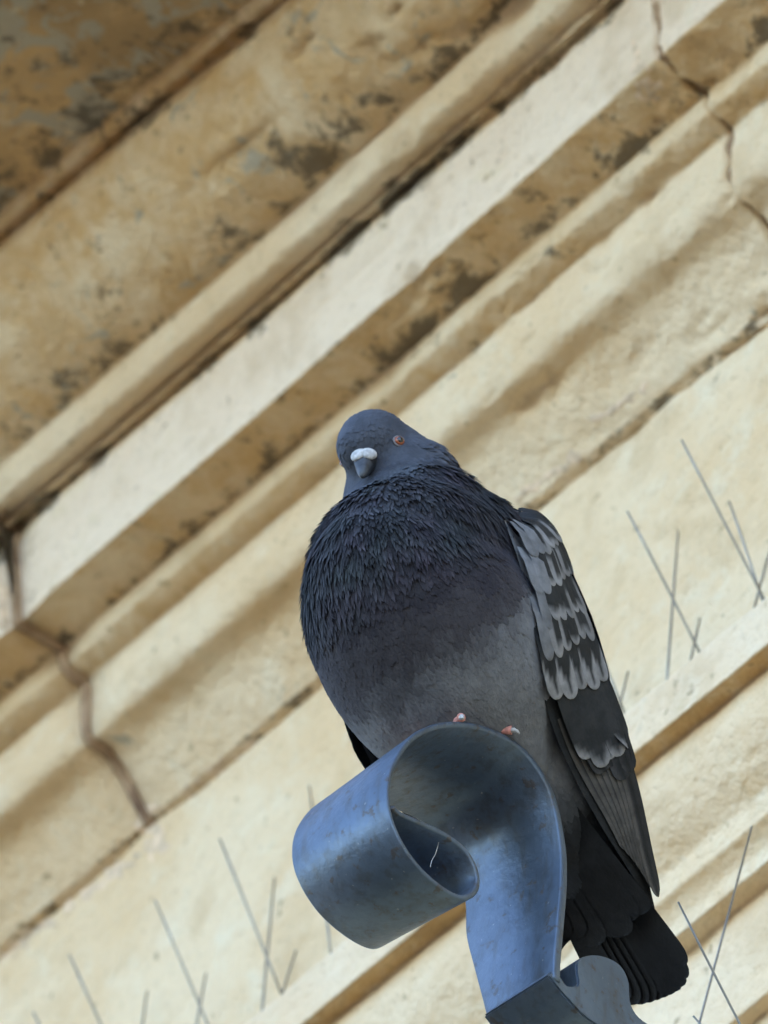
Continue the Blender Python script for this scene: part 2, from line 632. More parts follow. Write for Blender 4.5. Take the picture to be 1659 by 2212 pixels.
# unseen houses added behind the viewer to close off the low sky and shade undersides
for (h0, h1, ht, lab) in ((-16.0, -5.05, 10.6, 'lower unseen house added across the street to block low sky'),
                          (-5.0, 6.0, 11.0, 'taller unseen house added across the street to block low sky'),
                          (6.05, 17.0, 10.2, 'lowest unseen house added across the street to block low sky')):
    loc = W((h0 + h1) / 2, 11.0, GZ)
    th_ = empty('sky_block_house', loc)
    tag(th_, lab, 'house', 'unseen houses added to block low sky')
    box_uoz('wall', h0, h1, 11.0, 19.0, GZ, GZ + ht, M_HOUSE, th_)
    box_uoz('roof_cornice', h0, h1, 10.7, 11.0, GZ + ht - .5, GZ + ht - .15, M_HOUSE, th_)
    box_uoz('door', h0 + 1.2, h0 + 2.3, 10.96, 11.02, GZ + .02, GZ + 2.3, M_DOOR, th_)
    for fl in range(3):
        for k in range(4):
            wu = h0 + 1.25 + k * 2.5
            if fl == 0 and k == 0:
                continue
            zz = GZ + 1.2 + fl * 3.4
            wf = box_uoz('window', wu, wu + 1.1, 10.97, 11.02, zz, zz + 1.8, M_DOOR, th_)
            for p_ in range(2):
                box_uoz('pane', wu + .08 + p_ * .5, wu + .52 + p_ * .5, 10.955, 10.975, zz + .08, zz + 1.72, M_GLASS, wf)

uL = hit_o(25, 1390, 395 * SC)[0]
uR = hit_o(1424, 128, 395 * SC)[0]
G = 0.0011
stone_block('cornice_stone', cornice_prof, -1.4, uL - G, building, -0.1, seed=3.1)
stone_block('cornice_stone', cornice_prof, uL + G, uR - G, building, -0.1, seed=17.7)
stone_block('cornice_stone', cornice_prof, uR + G, 1.7, building, -0.1, seed=29.3)
# mortar in the two joints: the same section, set back a few millimetres
mort_prof = [(o - .0022, z + .0026, k, dict(a, rough=2.0)) for (o, z, k, a) in cornice_prof]
for uj in (uL, uR):
    stone_block('mortar_joint', mort_prof, uj - .0026, uj + .0026, building, -0.1, du=.002, mat=M_MORTAR, soft_ends=False)

# frieze, ledge and the mouldings below it
frz = AT(.03, .10, .03, .02, .7)
Zf = E['Z0'][1]
LED = {
    'a0': edge(150, 2640, .815), 'a1': edge(150, 2741, .813), 'a2': edge(98, 2792, .813),
    'b1': edge(22, 3081, .83), 'c1': edge(20, 3132, .83), 'd1': edge(-18, 3203, .83), 'd2': edge(-18, 3236, .83),
    'e1': edge(-70, 3290, .83), 'e2': edge(-70, 3520, .83), 'f1': edge(-112, 3562, .83),
}
ztop = LED['a0'][1]
frieze_prof = []
zb = ztop - .03
a = (0.0, Zf + .03, 0.0)
b = (0.0, zb, 0.0)
frieze_prof += seg(a, b, attrs=frz, step=.0025)
frieze_prof.append(b + (frz,))
stone_block('frieze_stone', frieze_prof, -1.1, .9, building, -0.1, seed=41.0, du=.0028, disp=.8, dense=(-.45, .85))
stone_block('frieze_stone', frieze_prof, .904, 2.2, building, -0.1, seed=43.0, dense=(9, 10))
stone_block('frieze_stone', frieze_prof, -2.4, -1.104, building, -0.1, seed=45.0, dense=(9, 10))

ledge_prof = []
ledge_prof += seg((-.02, ztop + .012, LED['a0'][2]), LED['a0'], attrs=AT(.1, .3, .3), step=.008)
ledge_prof += seg(LED['a0'], LED['a1'], attrs=AT(.12, .05, .02, .3, .6), step=.002)
ledge_prof += seg(LED['a1'], LED['a2'], attrs=AT(.7, 0, .15, 0, .6), step=.0016)  # ledge soffit, its shade painted in as brown
ledge_prof += seg(LED['a2'], LED['b1'], 'convex', .14, attrs=AT(.36, .1, .03, .1, .9), step=.002)
ledge_prof += seg(LED['b1'], LED['c1'], attrs=AT(.02, 0, 0, .1, .5), step=.0016)
ledge_prof += seg(LED['c1'], LED['d1'], 'concave', .12, attrs=AT(.15, 0, 0, .1, .5), step=.0016)
ledge_prof += seg(LED['d1'], LED['d2'], attrs=AT(.02, 0, 0, .1, .5), step=.0016)
ledge_prof += seg(LED['d2'], LED['e1'], attrs=AT(.2, 0, .05, .1, .5), step=.0016)
ledge_prof += seg(LED['e1'], LED['e2'], attrs=AT(.25, .05, .02, .2, .8), step=.002)
ledge_prof += seg(LED['e2'], LED['f1'], attrs=AT(.3, 0, .05, .1, .5), step=.002)
bot = (LED['f1'][0], LED['f1'][1] - .25, LED['f1'][2])
ledge_prof += seg(LED['f1'], bot, attrs=AT(.05, .05, .02, .2, .6), step=.01)
ledge_prof.append(bot + (AT(.05),))
stone_block('ledge_stone', ledge_prof, -1.3, 1.6, building, -0.1, seed=57.0, du=.0026, disp=.55, dense=(-.4, .75))

def drape(patches):
    deps_v, deps_f = [], []
    for ob in building.children:
        if ob.name.startswith(('cornice_stone', 'frieze_stone', 'ledge_stone')):
            b0 = len(deps_v)
            deps_v += [v.co.copy() for v in ob.data.vertices]
            deps_f += [tuple(b0 + i for i in p.vertices) for p in ob.data.polygons if len(p.vertices) == 4]
    tree = BVHTree.FromPolygons(deps_v, deps_f)
    for (x0, y0, x1, y1, wdt, thick, sd) in patches:
        L = math.hypot(x1 - x0, y1 - y0)
        ax, ay = (x1 - x0) / L, (y1 - y0) / L
        n1 = max(10, int((L + wdt) / 5))
        n2 = max(8, int(wdt / 4))
        vs, ok = [], []
        for i in range(n1):
            for j in range(n2):
                a = (i / (n1 - 1) - .5) * (L + wdt)
                b = (j / (n2 - 1) - .5) * wdt * 1.25
                x = (x0 + x1) / 2 + ax * a - ay * b
                y = (y0 + y1) / 2 + ay * a + ax * b
                d = ray(x, y)
                loc, nor, ii, dist = tree.ray_cast(CAM, d)
                if loc is None:
                    loc = CAM + d * 16
                    nor = -d
                if nor.dot(d) > 0:
                    nor = -nor
                ra = max(0, abs(a) - L / 2) / (wdt / 2)
                rb = abs(b) / (wdt / 2)
                rad = math.sqrt(ra * ra + rb * rb) + fbm(Vector((x * .045 + sd, y * .045, sd)), 4) * .95
                h = (1 - smoothstep(.35, .85, rad)) * (thick + fbm(Vector((x * .06, y * .06, sd + 3)), 3) * thick * .4) - .0012
                vs.append(loc + nor * h)
                ok.append(rad < 1.05)
        f = [q for q in grid_faces(n1, n2) if all(ok[k] for k in q)]
        used = sorted({k for q in f for k in q})
        mp = {k: i for i, k in enumerate(used)}
        mesh_obj('mortar_patch', [vs[k] for k in used], [tuple(mp[k] for k in q) for q in f], M_PATCH, building)


M_PATCH = simple_mat('pinkish_lime_mortar', (0.66, 0.50, 0.34), .95, 0, .15, .25, 120)
drape([(1375, 130, 1400, 190, 95, .0014, 1.0), (310, 1750, 345, 1830, 80, .0016, 5.0), (400, 1712, 560, 1590, 40, .0014, 9.0),
       (1290, 905, 1395, 832, 34, .0016, 13.0), (1130, 1070, 1260, 975, 40, .0014, 17.0), (150, 1960, 290, 1858, 34, .0018, 21.0),
       (0, 2070, 110, 1990, 38, .0018, 25.0), (0, 1260, 4, 1350, 40, .003, 33.0)])

# window hood below the picture carrying the second row of spikes
HOOD_O = 620 * SC
hz = edge(620, 3672, .82)[1] - .006
box_uoz('window_hood', -.75, .95, -.08, HOOD_O, hz - .09, hz, M_STONE, building)

# ------------------------------------------------------------------ bird spikes
def wire_mesh(p0, p1, r=0.00056, n=8, bend=0.0):
    d = (p1 - p0)
    ax = d.normalized()
    s = ax.cross(Vector((0, 0, 1)))
    if s.length < 1e-4:
        s = Vector((1, 0, 0))
    s.normalize()
    t = ax.cross(s)
    verts, faces = [], []
    rows = 5
    for i in range(rows):
        f = i / (rows - 1)
        c = p0 + d * f + s * (bend * math.sin(math.pi * f))
        rr = r * (1.0 if i < rows - 1 else .8)
        for j in range(n):
            a = 2 * math.pi * j / n
            verts.append(c + (s * math.cos(a) + t * math.sin(a)) * rr)
    faces = grid_faces(rows, n, True)
    faces.append(tuple(range(n - 1, -1, -1)))
    faces.append(tuple(range((rows - 1) * n, rows * n)))
    return verts, faces


def spike_strip(ua, ub, base_o, base_z, slope, wires, label, group=None):
    """wires: picture points of (tip, a lower point on the same wire); each stands in the plane across the ledge"""
    uc = (ua + ub) / 2
    root = empty('bird_spike_strip', W(uc, base_o, base_z + slope * uc))
    tag(root, label, 'bird spikes', group)
    v = []
    hw, hh = .011, .0045
    for u in (ua, ub):
        z = base_z + slope * u
        v += [W(u, base_o - hw, z), W(u, base_o + hw, z), W(u, base_o + hw * .7, z + hh), W(u, base_o - hw * .7, z + hh)]
    f = [(0, 1, 5, 4), (1, 2, 6, 5), (2, 3, 7, 6), (3, 0, 4, 7), (3, 2, 1, 0), (4, 5, 6, 7)]
    mesh_obj('base', v, f, M_PLASTIC, root, False)
    for (tx, ty, lx, ly) in wires:
        # base: where the picture line through both points meets the strip's height
        k = (lx - tx) / (ly - ty)
        best = None
        y = ly - 60
        while y < ly + 900:
            x = lx + (y - ly) * k
            u, o, z = hit_o(x, y, base_o)
            if z <= base_z + slope * u + hh * .5:
                best = (u, o, z)
                break
            y += 1.0
        u, o, z = best
        p0 = W(u, o, z)
        p1 = W(*hit_u(tx, ty, u))
        vv, ff = wire_mesh(p0, p1, bend=random.uniform(-.0006, .0006))
        mesh_obj('wire', vv, ff, M_WIRE, root)
    return root


ls = LED['a0'][2]
SB_O = 150 * SC - .013
SB_Z = ztop + .0025
spike_strip(-.42, .045, SB_O, SB_Z, ls, [
    (475, 1812, 605, 2140), (335, 1945, 440, 2195), (150, 2062, 218, 2211), (72, 2186, 84, 2211),
    (593, 1895, 566, 2185), (640, 2052, 612, 2140), (445, 2102, 432, 2180), (318, 2140, 308, 2211), (668, 1697, 676, 1760)],
    'strip of thin steel bird spikes on the ledge under the left cornice joint', 'bird spikes along the ledge')
spike_strip(.05, .52, SB_O, SB_Z, ls, [
    (1472, 950, 1638, 1270), (1575, 1082, 1640, 1280), (1355, 1104, 1455, 1300), (1465, 1146, 1443, 1440),
    (1512, 1335, 1492, 1420), (1357, 1450, 1338, 1530), (1668, 1170, 1636, 1290), (1215, 1190, 1345, 1530)],
    'strip of thin steel bird spikes on the ledge beside the mottled wing', 'bird spikes along the ledge')
spike_strip(-.1, .40, HOOD_O - .014, hz, 0, [
    (1465, 1948, 1600, 2211), (1624, 1785, 1510, 2211), (1497, 2194, 1512, 2211)],
    'strip of dark crossing bird spikes standing lower down beside the tail')

# ------------------------------------------------------------------ iron scroll bracket
# the bracket stands a little askew to the wall: its own frame, turned about the vertical
BB = math.radians(44)
DUB = Vector((math.cos(BB), -math.sin(BB), 0))
DNB = Vector((-math.sin(BB), -math.cos(BB), 0))
WOB = C0 - DNB * BIRD_OUT


def WB(u, o, z):
    return WOB + DUB * u + DNB * o + DZ * z


def to_uozb(p):
    q = p - WOB
    return q.dot(DUB), q.dot(DNB), q.z


def hit_ub(x, y, u):
    return to_uozb(plane_hit(x, y, WOB + DUB * u, DUB))


bracket = empty('iron_scroll_bracket', WB(-.03, -.08, -.13))
tag(bracket, 'grey painted iron bracket with curled scroll end under the pigeon', 'bracket')
TH = 0.0048
near_px = [  # (x, y, width of the strap in picture units)
    (1212, 2122, 198), (1213, 2080, 212), (1221, 1990, 250), (1227, 1900, 284), (1222, 1815, 284), (1195, 1705, 284), (1130, 1612, 284),
    (1045, 1566, 284), (962, 1558, 284), (890, 1586, 284), (846, 1650, 284), (834, 1720, 284), (850, 1790, 284), (892, 1862, 284),
    (950, 1918, 282), (1002, 1944, 280), (1034, 1925, 278), (1036, 1885, 276), (1010, 1834, 274), (965, 1798, 272), (912, 1772, 270),
    (868, 1752, 268), (852, 1738, 266)]
spine = []
for (x, y, wd) in near_px:
    u, o, z = hit_ub(x, y, 0.0)
    spine.append((o, z, wd * PX))
NS = 150
strap = [interp(spine, i / (NS - 1)) for i in range(NS)]


ZC = hit_ub(935, 1750, 0.0)[2]


def ribbon(name, path, uc_fn, parent, th0, mat, flip=1):
    n = len(path)
    verts = []
    ring = []
    bev = .0007
    for i in range(n):
        a = path[max(0, i - 1)]
        b = path[min(n - 1, i + 1)]
        dx, dz = b[0] - a[0], b[1] - a[1]
        l = math.hypot(dx, dz)
        nx, nz = -dz / l * flip, dx / l * flip
        o, z, w = path[i]
        th = th0 * (1 - .42 * smoothstep(.08, .4, i / (n - 1)))
        un, uf = uc_fn(i / (n - 1), w)
        sect = []
        # slightly rounded rectangle, outer face then inner face
        for (uu, tt) in ((un - bev, 0), (un, -bev), (un, -th + bev), (un - bev, -th), (uf + bev, -th), (uf, -th + bev), (uf, -bev), (uf + bev, 0)):
            # the curl is wound a little tighter towards its far edge
            sq = .15 * smoothstep(.12, .34, i / (n - 1)) * max(0.0, min(1.0, -uu / w))
            sq *= 1 - smoothstep(.74, .84, i / (n - 1))
            rise = .0075 * smoothstep(.78, .92, i / (n - 1)) * max(0.0, min(1.0, -uu / w))
            sect.append(WB(uu, o + nx * tt, lerp(z + nz * tt, ZC, sq) + rise))
        # a few extra columns across the face so that bump and waviness read
        verts += sect
    f = grid_faces(n, 8, True)
    f.append(tuple(range(7, -1, -1)))
    f.append(tuple(range((n - 1) * 8, n * 8)))
    ob = mesh_obj(name, verts, f, mat, parent, False)
    bm = bmesh.new()
    bm.from_mesh(ob.data)
    bmesh.ops.recalc_face_normals(bm, faces=bm.faces)
    for e in bm.edges:
        e.smooth = True
    for fc in bm.faces:
        fc.smooth = True
    bm.to_mesh(ob.data)
    bm.free()
    return ob


W0 = 284 * PX


def strap_u(t, w):
    return 0.0, -w


scroll = ribbon('scroll_strap', strap, strap_u, bracket, TH, M_IRON)
wd = [e for e in ()]
# horizontal arm back to the wall, its side cheek with a rounded lug on top
un_low = 0.0
cheek_px = [(1204, 2084), (1214, 2108), (1228, 2126), (1250, 2124), (1247, 2090), (1252, 2070), (1282, 2060), (1318, 2066), (1346, 2086),
            (1362, 2120), (1366, 2165), (1385, 2196), (1430, 2222), (1500, 2256)]
cheek_top = [hit_ub(x, y, un_low)[1:] for (x, y) in cheek_px]
pt0 = hit_ub(1160, 2160, un_low)[1:]
o_end = -.11
zl = cheek_top[-1][1]
low_px = [(1500, 2345), (1400, 2292), (1330, 2238), (1268, 2196), (1232, 2160), (1206, 2130), (1186, 2104)]
cheek_low = [hit_ub(x, y, un_low)[1:] for (x, y) in low_px]
poly = cheek_top + [(o_end, zl - .004), (o_end, zl - .026)] + cheek_low
un_b, uf_b = un_low, un_low - 200 * PX


def prism(name, poly, ua, ub, mat, parent, bevel=.0012, seg_=2):
    bm = bmesh.new()
    va = [bm.verts.new(WB(ua, o, z)) for (o, z) in poly]
    vb = [bm.verts.new(WB(ub, o, z)) for (o, z) in poly]
    bm.faces.new(va)
    bm.faces.new(vb[::-1])
    n = len(poly)
    for i in range(n):
        j = (i + 1) % n
        bm.faces.new((va[i], vb[i], vb[j], va[j]))
    bmesh.ops.recalc_face_normals(bm, faces=bm.faces)
    es = [e for e in bm.edges if len(e.link_faces) == 2 and e.calc_face_angle(0) > .9]
    bmesh.ops.bevel(bm, geom=es, offset=bevel, segments=seg_, affect='EDGES', clamp_overlap=True)
    for fc in bm.faces:
        fc.smooth = True
    me = bpy.data.meshes.new(name)
    bm.to_mesh(me)
    bm.free()
    ob = link_mesh(name, me, parent, mat)
    try:
        me.set_sharp_from_angle(angle=math.radians(40))
    except Exception:
        pass
    return ob


def smooth_poly(pts, n):
    out = []
    m = len(pts)
    for i in range(m):
        p0, p1, p2, p3 = pts[i - 1], pts[i], pts[(i + 1) % m], pts[(i + 2) % m]
        for k in range(n):
            f = k / n
            out.append(tuple(0.5 * (2 * b + (c - a) * f + (2 * a - 5 * b + 4 * c - d) * f * f + (3 * b - a - 3 * c + d) * f ** 3)
                             for a, b, c, d in zip(p0, p1, p2, p3)))
    return out


arm_poly = [interp(cheek_top, i / 50) for i in range(51)] + [(o_end, zl - .004), (o_end, zl - .026)] + [interp(cheek_low, i / 30) for i in range(31)]
prism('arm', arm_poly, un_b - .0006, uf_b + .0006, M_IRON, bracket, .0015)
pz = zl - .015
pc_ = WB((un_b + uf_b) / 2, -.085, pz)
pu = (pc_ - WO).dot(DU)
pvs = [W(u, o, z) for u in (pu - .05, pu + .05) for o in (-.066, -.054) for z in (pz - .10, pz + .09)]
mesh_obj('wall_plate', pvs, [(0, 1, 3, 2), (4, 6, 7, 5), (0, 4, 5, 1), (2, 3, 7, 6), (0, 2, 6, 4), (1, 5, 7, 3)], M_IRON, bracket, False)

# ------------------------------------------------------------------ the pigeon
HEAD_ANG = math.radians(42)
BF = Vector((-math.sin(HEAD_ANG), -math.cos(HEAD_ANG), 0))      # the way the bird faces
BL = Vector((math.cos(HEAD_ANG), -math.sin(HEAD_ANG), 0))       # the bird's left
foot_w = WB(*hit_ub(1045, 1583, -12 * PX))
# body centre from the left foot
RB = foot_w - (BF * (-50) + BL * 110 + DZ * (-308)) * PX


def B(f, l, z):
    return RB + (BF * f + BL * l + DZ * z) * PX


def to_flz(p):
    q = (p - RB) / PX
    return q.dot(BF), q.dot(BL), q.z


def px_l(x, y, l):
    """bird coordinates of a picture point at sideways distance l"""
    return to_flz(plane_hit(x, y, RB + BL * (l * PX), BL))


pigeon = empty('pigeon', foot_w)
tag(pigeon, 'grey pigeon with dark puffed neck perched on iron scroll', 'pigeon')

# body: overlapping ellipsoids fused into one skin
hc = px_l(808, 962, 0)
BLOBS = [  # centre (f,l,z), radii (along axis, side, up), pitch of the axis in degrees
    ((-12, 6, -25), (355, 256, 242), 34),
    ((66, 4, 125), (226, 232, 210), 40),
    (px_l(884, 1165, 0), (165, 200, 160), 60),
    (px_l(868, 1060, 0), (120, 135, 115), 70),
    (px_l(846, 1000, 0), (90, 88, 90), 70),
    ((hc[0], hc[1], hc[2]), (88, 80, 80), -30),
    ((hc[0] + 20, hc[1] - 4, hc[2] - 16), (76, 62, 62), -35),
    ((-60, 0, -120), (300, 195, 165), 30),
    (px_l(1040, 1215, 120), (190, 120, 135), 40),
    ((-40, -115, 130), (190, 120, 135), 40),
    ((-300, 0, -210), (230, 150, 95), 33),
    ((-430, 0, -290), (200, 120, 50), 33),
]


def ellipsoid_bm(bm, c, r, pitch):
    th = math.radians(pitch)
    ax = Vector((math.cos(th), 0, math.sin(th)))
    up = Vector((-math.sin(th), 0, math.cos(th)))
    res = bmesh.ops.create_icosphere(bm, subdivisions=4, radius=1.0)
    for v in res['verts']:
        p = v.co
        q = ax * (p.x * r[0]) + Vector((0, 1, 0)) * (p.y * r[1]) + up * (p.z * r[2])
        v.co = Vector(c) + q


bm = bmesh.new()
for c, r, pt in BLOBS:
    ellipsoid_bm(bm, c, r, pt)
me = bpy.data.meshes.new('body_tmp')
bm.to_mesh(me)
bm.free()
tmp = bpy.data.objects.new('body_tmp', me)
COL.objects.link(tmp)
md = tmp.modifiers.new('r', 'REMESH')
md.mode = 'VOXEL'
md.voxel_size = 9.0
ms = tmp.modifiers.new('s', 'SMOOTH')
ms.factor = 0.5
ms.iterations = 22
bpy.context.view_layer.update()
dg = bpy.context.evaluated_depsgraph_get()
ev = tmp.evaluated_get(dg)
me2 = bpy.data.meshes.new_from_object(ev)
bpy.data.objects.remove(tmp)
body_l = [v.co.copy() for v in me2.vertices]
body_n = [v.normal.copy() for v in me2.vertices]
body_f = [tuple(p.vertices) for p in me2.polygons]


TOP_CACHE = {}


def top_of_scroll(o):
    """height of the strap's outer face at distance o (upper half of the loop)"""
    k = round(o * 4000)
    if k in TOP_CACHE:
        return TOP_CACHE[k]
    o = k / 4000
    best = -9
    for i in range(len(strap) - 1):
        a, b = strap[i], strap[i + 1]
        if min(a[0], b[0]) <= o <= max(a[0], b[0]):
            t = (o - a[0]) / (b[0] - a[0]) if abs(b[0] - a[0]) > 1e-9 else 0
            best = max(best, lerp(a[1], b[1], t))
    TOP_CACHE[k] = best
    return best


def sit(p, margin=.0012):
    """the belly rests on the scroll: nothing of it goes through the iron"""
    u, o, z = to_uozb(B(*p))
    if -W0 - .004 < u < .004:
        t = top_of_scroll(o)
        if t > -5 and t - .05 < z < t + margin:
            return Vector((p[0], p[1], p[2] + (t + margin - z) / PX))
    return Vector(p)


body_l = [sit(v) for v in body_l]

HEADC = Vector(hc)
C_HEAD = (0.058, 0.064, 0.080)
C_NECK = (0.022, 0.022, 0.0255)
C_PURP = (0.025, 0.022, 0.027)
C_BREAST = (0.040, 0.036, 0.040)
C_BELLY = (0.148, 0.150, 0.158)
C_RUMP = (0.075, 0.078, 0.085)
C_TAILC = (0.030, 0.032, 0.036)


def mix3(a, b, t):
    return tuple(lerp(x, y, t) for x, y in zip(a, b))


def body_col(p):
    f, l, z = p
    # distance measured down the bird's axis from the head
    ax = Vector((math.cos(math.radians(48)), 0, math.sin(math.radians(48))))
    s = (HEADC - Vector(p)).dot(ax)
    w = fbm(Vector((f, l, z)) * .012, 3) * 45
    s += w + 150 * smoothstep(60, -90, f)
    c = C_HEAD
    c = mix3(c, C_NECK, smoothstep(60, 130, s))
    c = mix3(c, C_PURP, smoothstep(270, 370, s))
    c = mix3(c, C_BREAST, smoothstep(370, 430, s))
    c = mix3(c, C_BELLY, smoothstep(455, 610, s))
    c = mix3(c, C_RUMP, smoothstep(985, 1050, s))
    c = mix3(c, C_TAILC, smoothstep(1040, 1100, s))
    return c


body = mesh_obj('body', [B(*v) for v in body_l], body_f, M_PLUME, pigeon, True, [body_col(v) for v in body_l])
bvh = BVHTree.FromPolygons(body_l, body_f)


def body_ray(x, y):
    o = Vector(to_flz(CAM))
    d = (Vector(to_flz(CAM + ray(x, y))) - o).normalized()
    start = o + d * ((14.0) / PX)
    loc, nor, idx, dist = bvh.ray_cast(start, d)
    return loc, nor


# --- small contour feathers over the whole body
FT = 5


def feather_pts(base, d, nrm, length, width, lift, curl, tip=0.55, nt=5, side=None):
    """grid of a feather blade in bird units, 3 columns; lies along d, bowed over nrm"""
    sd = d.cross(nrm).normalized()
    pts = []
    for i in range(nt + 1):
        t = i / nt
        wv = width * (min(1.0, (t / .22) ** .6) if t < .22 else 1.0)
        if t > tip:
            q = (t - tip) / (1 - tip)
            wv *= math.sqrt(max(0.0, 1 - q * q)) * .96 + .04
        h = lift * t + curl * t * t
        c = base + d * (length * t) + nrm * h
        pts.append((c - sd * wv * .5 - nrm * (wv * .10), c + nrm * (wv * .03), c + sd * wv * .5 - nrm * (wv * .10)))
    return pts


rng = random.Random(11)
tris_area = []
tot = 0
for fidx, fc in enumerate(body_f):
    p = [body_l[i] for i in fc]
    ar = (p[1] - p[0]).cross(p[2] - p[0]).length * .5
    if len(p) == 4:
        ar += (p[2] - p[0]).cross(p[3] - p[0]).length * .5
    tot += ar
    tris_area.append(tot)
import bisect
pv, pf, pc = [], [], []
NPL = 17000
for k in range(NPL):
    fi = bisect.bisect(tris_area, rng.random() * tot)
    fc = body_f[min(fi, len(body_f) - 1)]
    ws = [rng.random() + 1e-3 for _ in fc]
    sw = sum(ws)
    pos = Vector((0, 0, 0))
    nr = Vector((0, 0, 0))
    for wgt, i in zip(ws, fc):
        pos += body_l[i] * (wgt / sw)
        nr += body_n[i] * (wgt / sw)
    nr.normalize()
    dh = (pos - HEADC)
    flow = Vector((-.62, 0, -.62))
    # feathers on the breast run downwards, on the back towards the tail, on the head away from the beak
    if dh.length < 110:
        flow = Vector((-.7, 0, .25))
        if pos.z < HEADC.z:
            flow = Vector((-.3, 0, -.8))
        ln, wdt, lf, cu, hk = 14, 9, 0.15, 0.1, 0.0
        if nr.dot(Vector((.55, 0, -.6))) > .75:
            continue
    else:
        ax = Vector((math.cos(math.radians(48)), 0, math.sin(math.radians(48))))
        s = (HEADC - pos).dot(ax)
        hack = smoothstep(60, 110, s) * (1 - smoothstep(300, 380, s + 120 * smoothstep(70, -70, pos.x)))
        ln = lerp(34, 46, hack) * rng.uniform(.7, 1.3)
        wdt = lerp(24, 6.5, hack) * rng.uniform(.8, 1.2)
        lf = lerp(.25, 3.4, hack) * rng.uniform(.4, 1.5)
        cu = lerp(.1, 1.5, hack)
        hk = hack * (1 - .6 * smoothstep(20, 110, pos.y) * smoothstep(120, 20, pos.x))
        lf *= lerp(.35, 1, hk / max(hack, 1e-3)) if hack > .01 else 1
        flow = Vector((-.35 - .3 * (1 - hack), rng.uniform(-.12, .12), -.85))
    d = flow - nr * flow.dot(nr)
    if d.length < .05:
        continue
    d.normalize()
    sd = d.cross(nr)
    d = (d + sd * rng.uniform(-.15, .15) * (1 + hk)).normalized()
    c = body_col(pos)
    br = lerp(rng.uniform(.95, 1.05), rng.uniform(.6, 1.45) * (1 + .7 * fbm(pos * .03, 2)), hk)
    tipb = lerp(.03, .35, hk)
    ir = fbm(pos * .011 + Vector((3, 1, 7)), 2) * .13 * hk
    c = (c[0] * br * (1 + ir), c[1] * br * (1 - ir * .7), c[2] * br * (1 + ir * .4))
    b0 = len(pv)
    rows = feather_pts(pos + nr * .6, d, nr, ln, wdt, lf, cu, .5, 4)
    for ri, r3 in enumerate(rows):
        for ci, q in enumerate(r3):
            pv.append(B(*sit(q, .0004)))
            e = 1.0 + (tipb if ri >= 3 else 0)
            pc.append(tuple(v * e for v in c))
    pf += [(b0 + a, b0 + b2, b0 + c2, b0 + d2) for (a, b2, c2, d2) in grid_faces(len(rows), 3)]
plum = mesh_obj('contour_feathers', pv, pf, M_PLUME, pigeon, True, pc)
plum['kind'] = 'stuff'

# --- wings
lower_px = [(1086, 1128), (1124, 1210), (1140, 1300), (1148, 1400), (1152, 1480), (1190, 1590), (1240, 1690), (1300, 1790), (1360, 1880), (1408, 1955)]
outer_px = [(1098, 1118, 175), (1180, 1160, 224), (1222, 1258, 236), (1262, 1352, 240), (1292, 1450, 232), (1318, 1540, 222), (1342, 1625, 205),
            (1366, 1715, 180), (1390, 1840, 140), (1416, 1962, 100)]
lower = []
for i, (x, y) in enumerate(lower_px):
    loc, nor = body_ray(x, y)
    lt = lerp(215, 95, i / 9.0)
    guess = Vector(px_l(x, y, lerp(200, 100, max(0, i - 3) / 6.0)))
    if loc is not None and i < 6:
        lower.append(tuple(loc + nor * 8))
    else:
        lower.append(tuple(guess))
outer = [tuple(px_l(x, y, l)) for (x, y, l) in outer_px]
# smooth the lower edge a little
for _ in range(2):
    lower = [lower[0]] + [tuple((Vector(lower[i - 1]) + Vector(lower[i]) * 2 + Vector(lower[i + 1])) / 4) for i in range(1, 9)] + [lower[9]]
print('WING lower', [tuple(round(a) for a in p) for p in lower])
print('WING outer', [tuple(round(a) for a in p) for p in outer])
upper = []
for i, p in enumerate(outer):
    t = i / 9.0
    upper.append((p[0] - 75 * (1 - t) - 5, lerp(70, 25, t), p[2] + lerp(120, 35, t)))


def wing_pt(s, t):
    a = Vector(interp(lower, s))
    m = Vector(interp(outer, s))
    c = Vector(interp(upper, s))
    # t: 0 lower edge, .5 outermost line, 1 upper edge on the back
    if t <= .5:
        q = t * 2
        # bow outwards between the lower edge and the outermost line
        return a.lerp(m, q) + Vector((0, 1, 0)) * (10 * math.sin(math.pi * q) * (1 - s * .7))
    q = (t - .5) * 2
    return m.lerp(c, q) + Vector((0, 1, .6)) * (28 * math.sin(math.pi * q) * (1 - s * .6))


def wing_nrm(s, t):
    e = .01
    a = wing_pt(min(1, s + e), t) - wing_pt(max(0, s - e), t)
    b = wing_pt(s, min(1, t + e)) - wing_pt(s, max(0, t - e))
    n = a.cross(b)
    if n.length < 1e-6:
        return Vector((0, 1, 0))
    n.normalize()
    if n.y < 0 and t < .6:
        n = -n
    if t >= .6 and n.y < -.5:
        n = -n
    return n


PALE = (0.165, 0.168, 0.178)
PALE2 = (0.215, 0.212, 0.215)
BLK = (0.022, 0.023, 0.024)
DKG = (0.020, 0.021, 0.022)


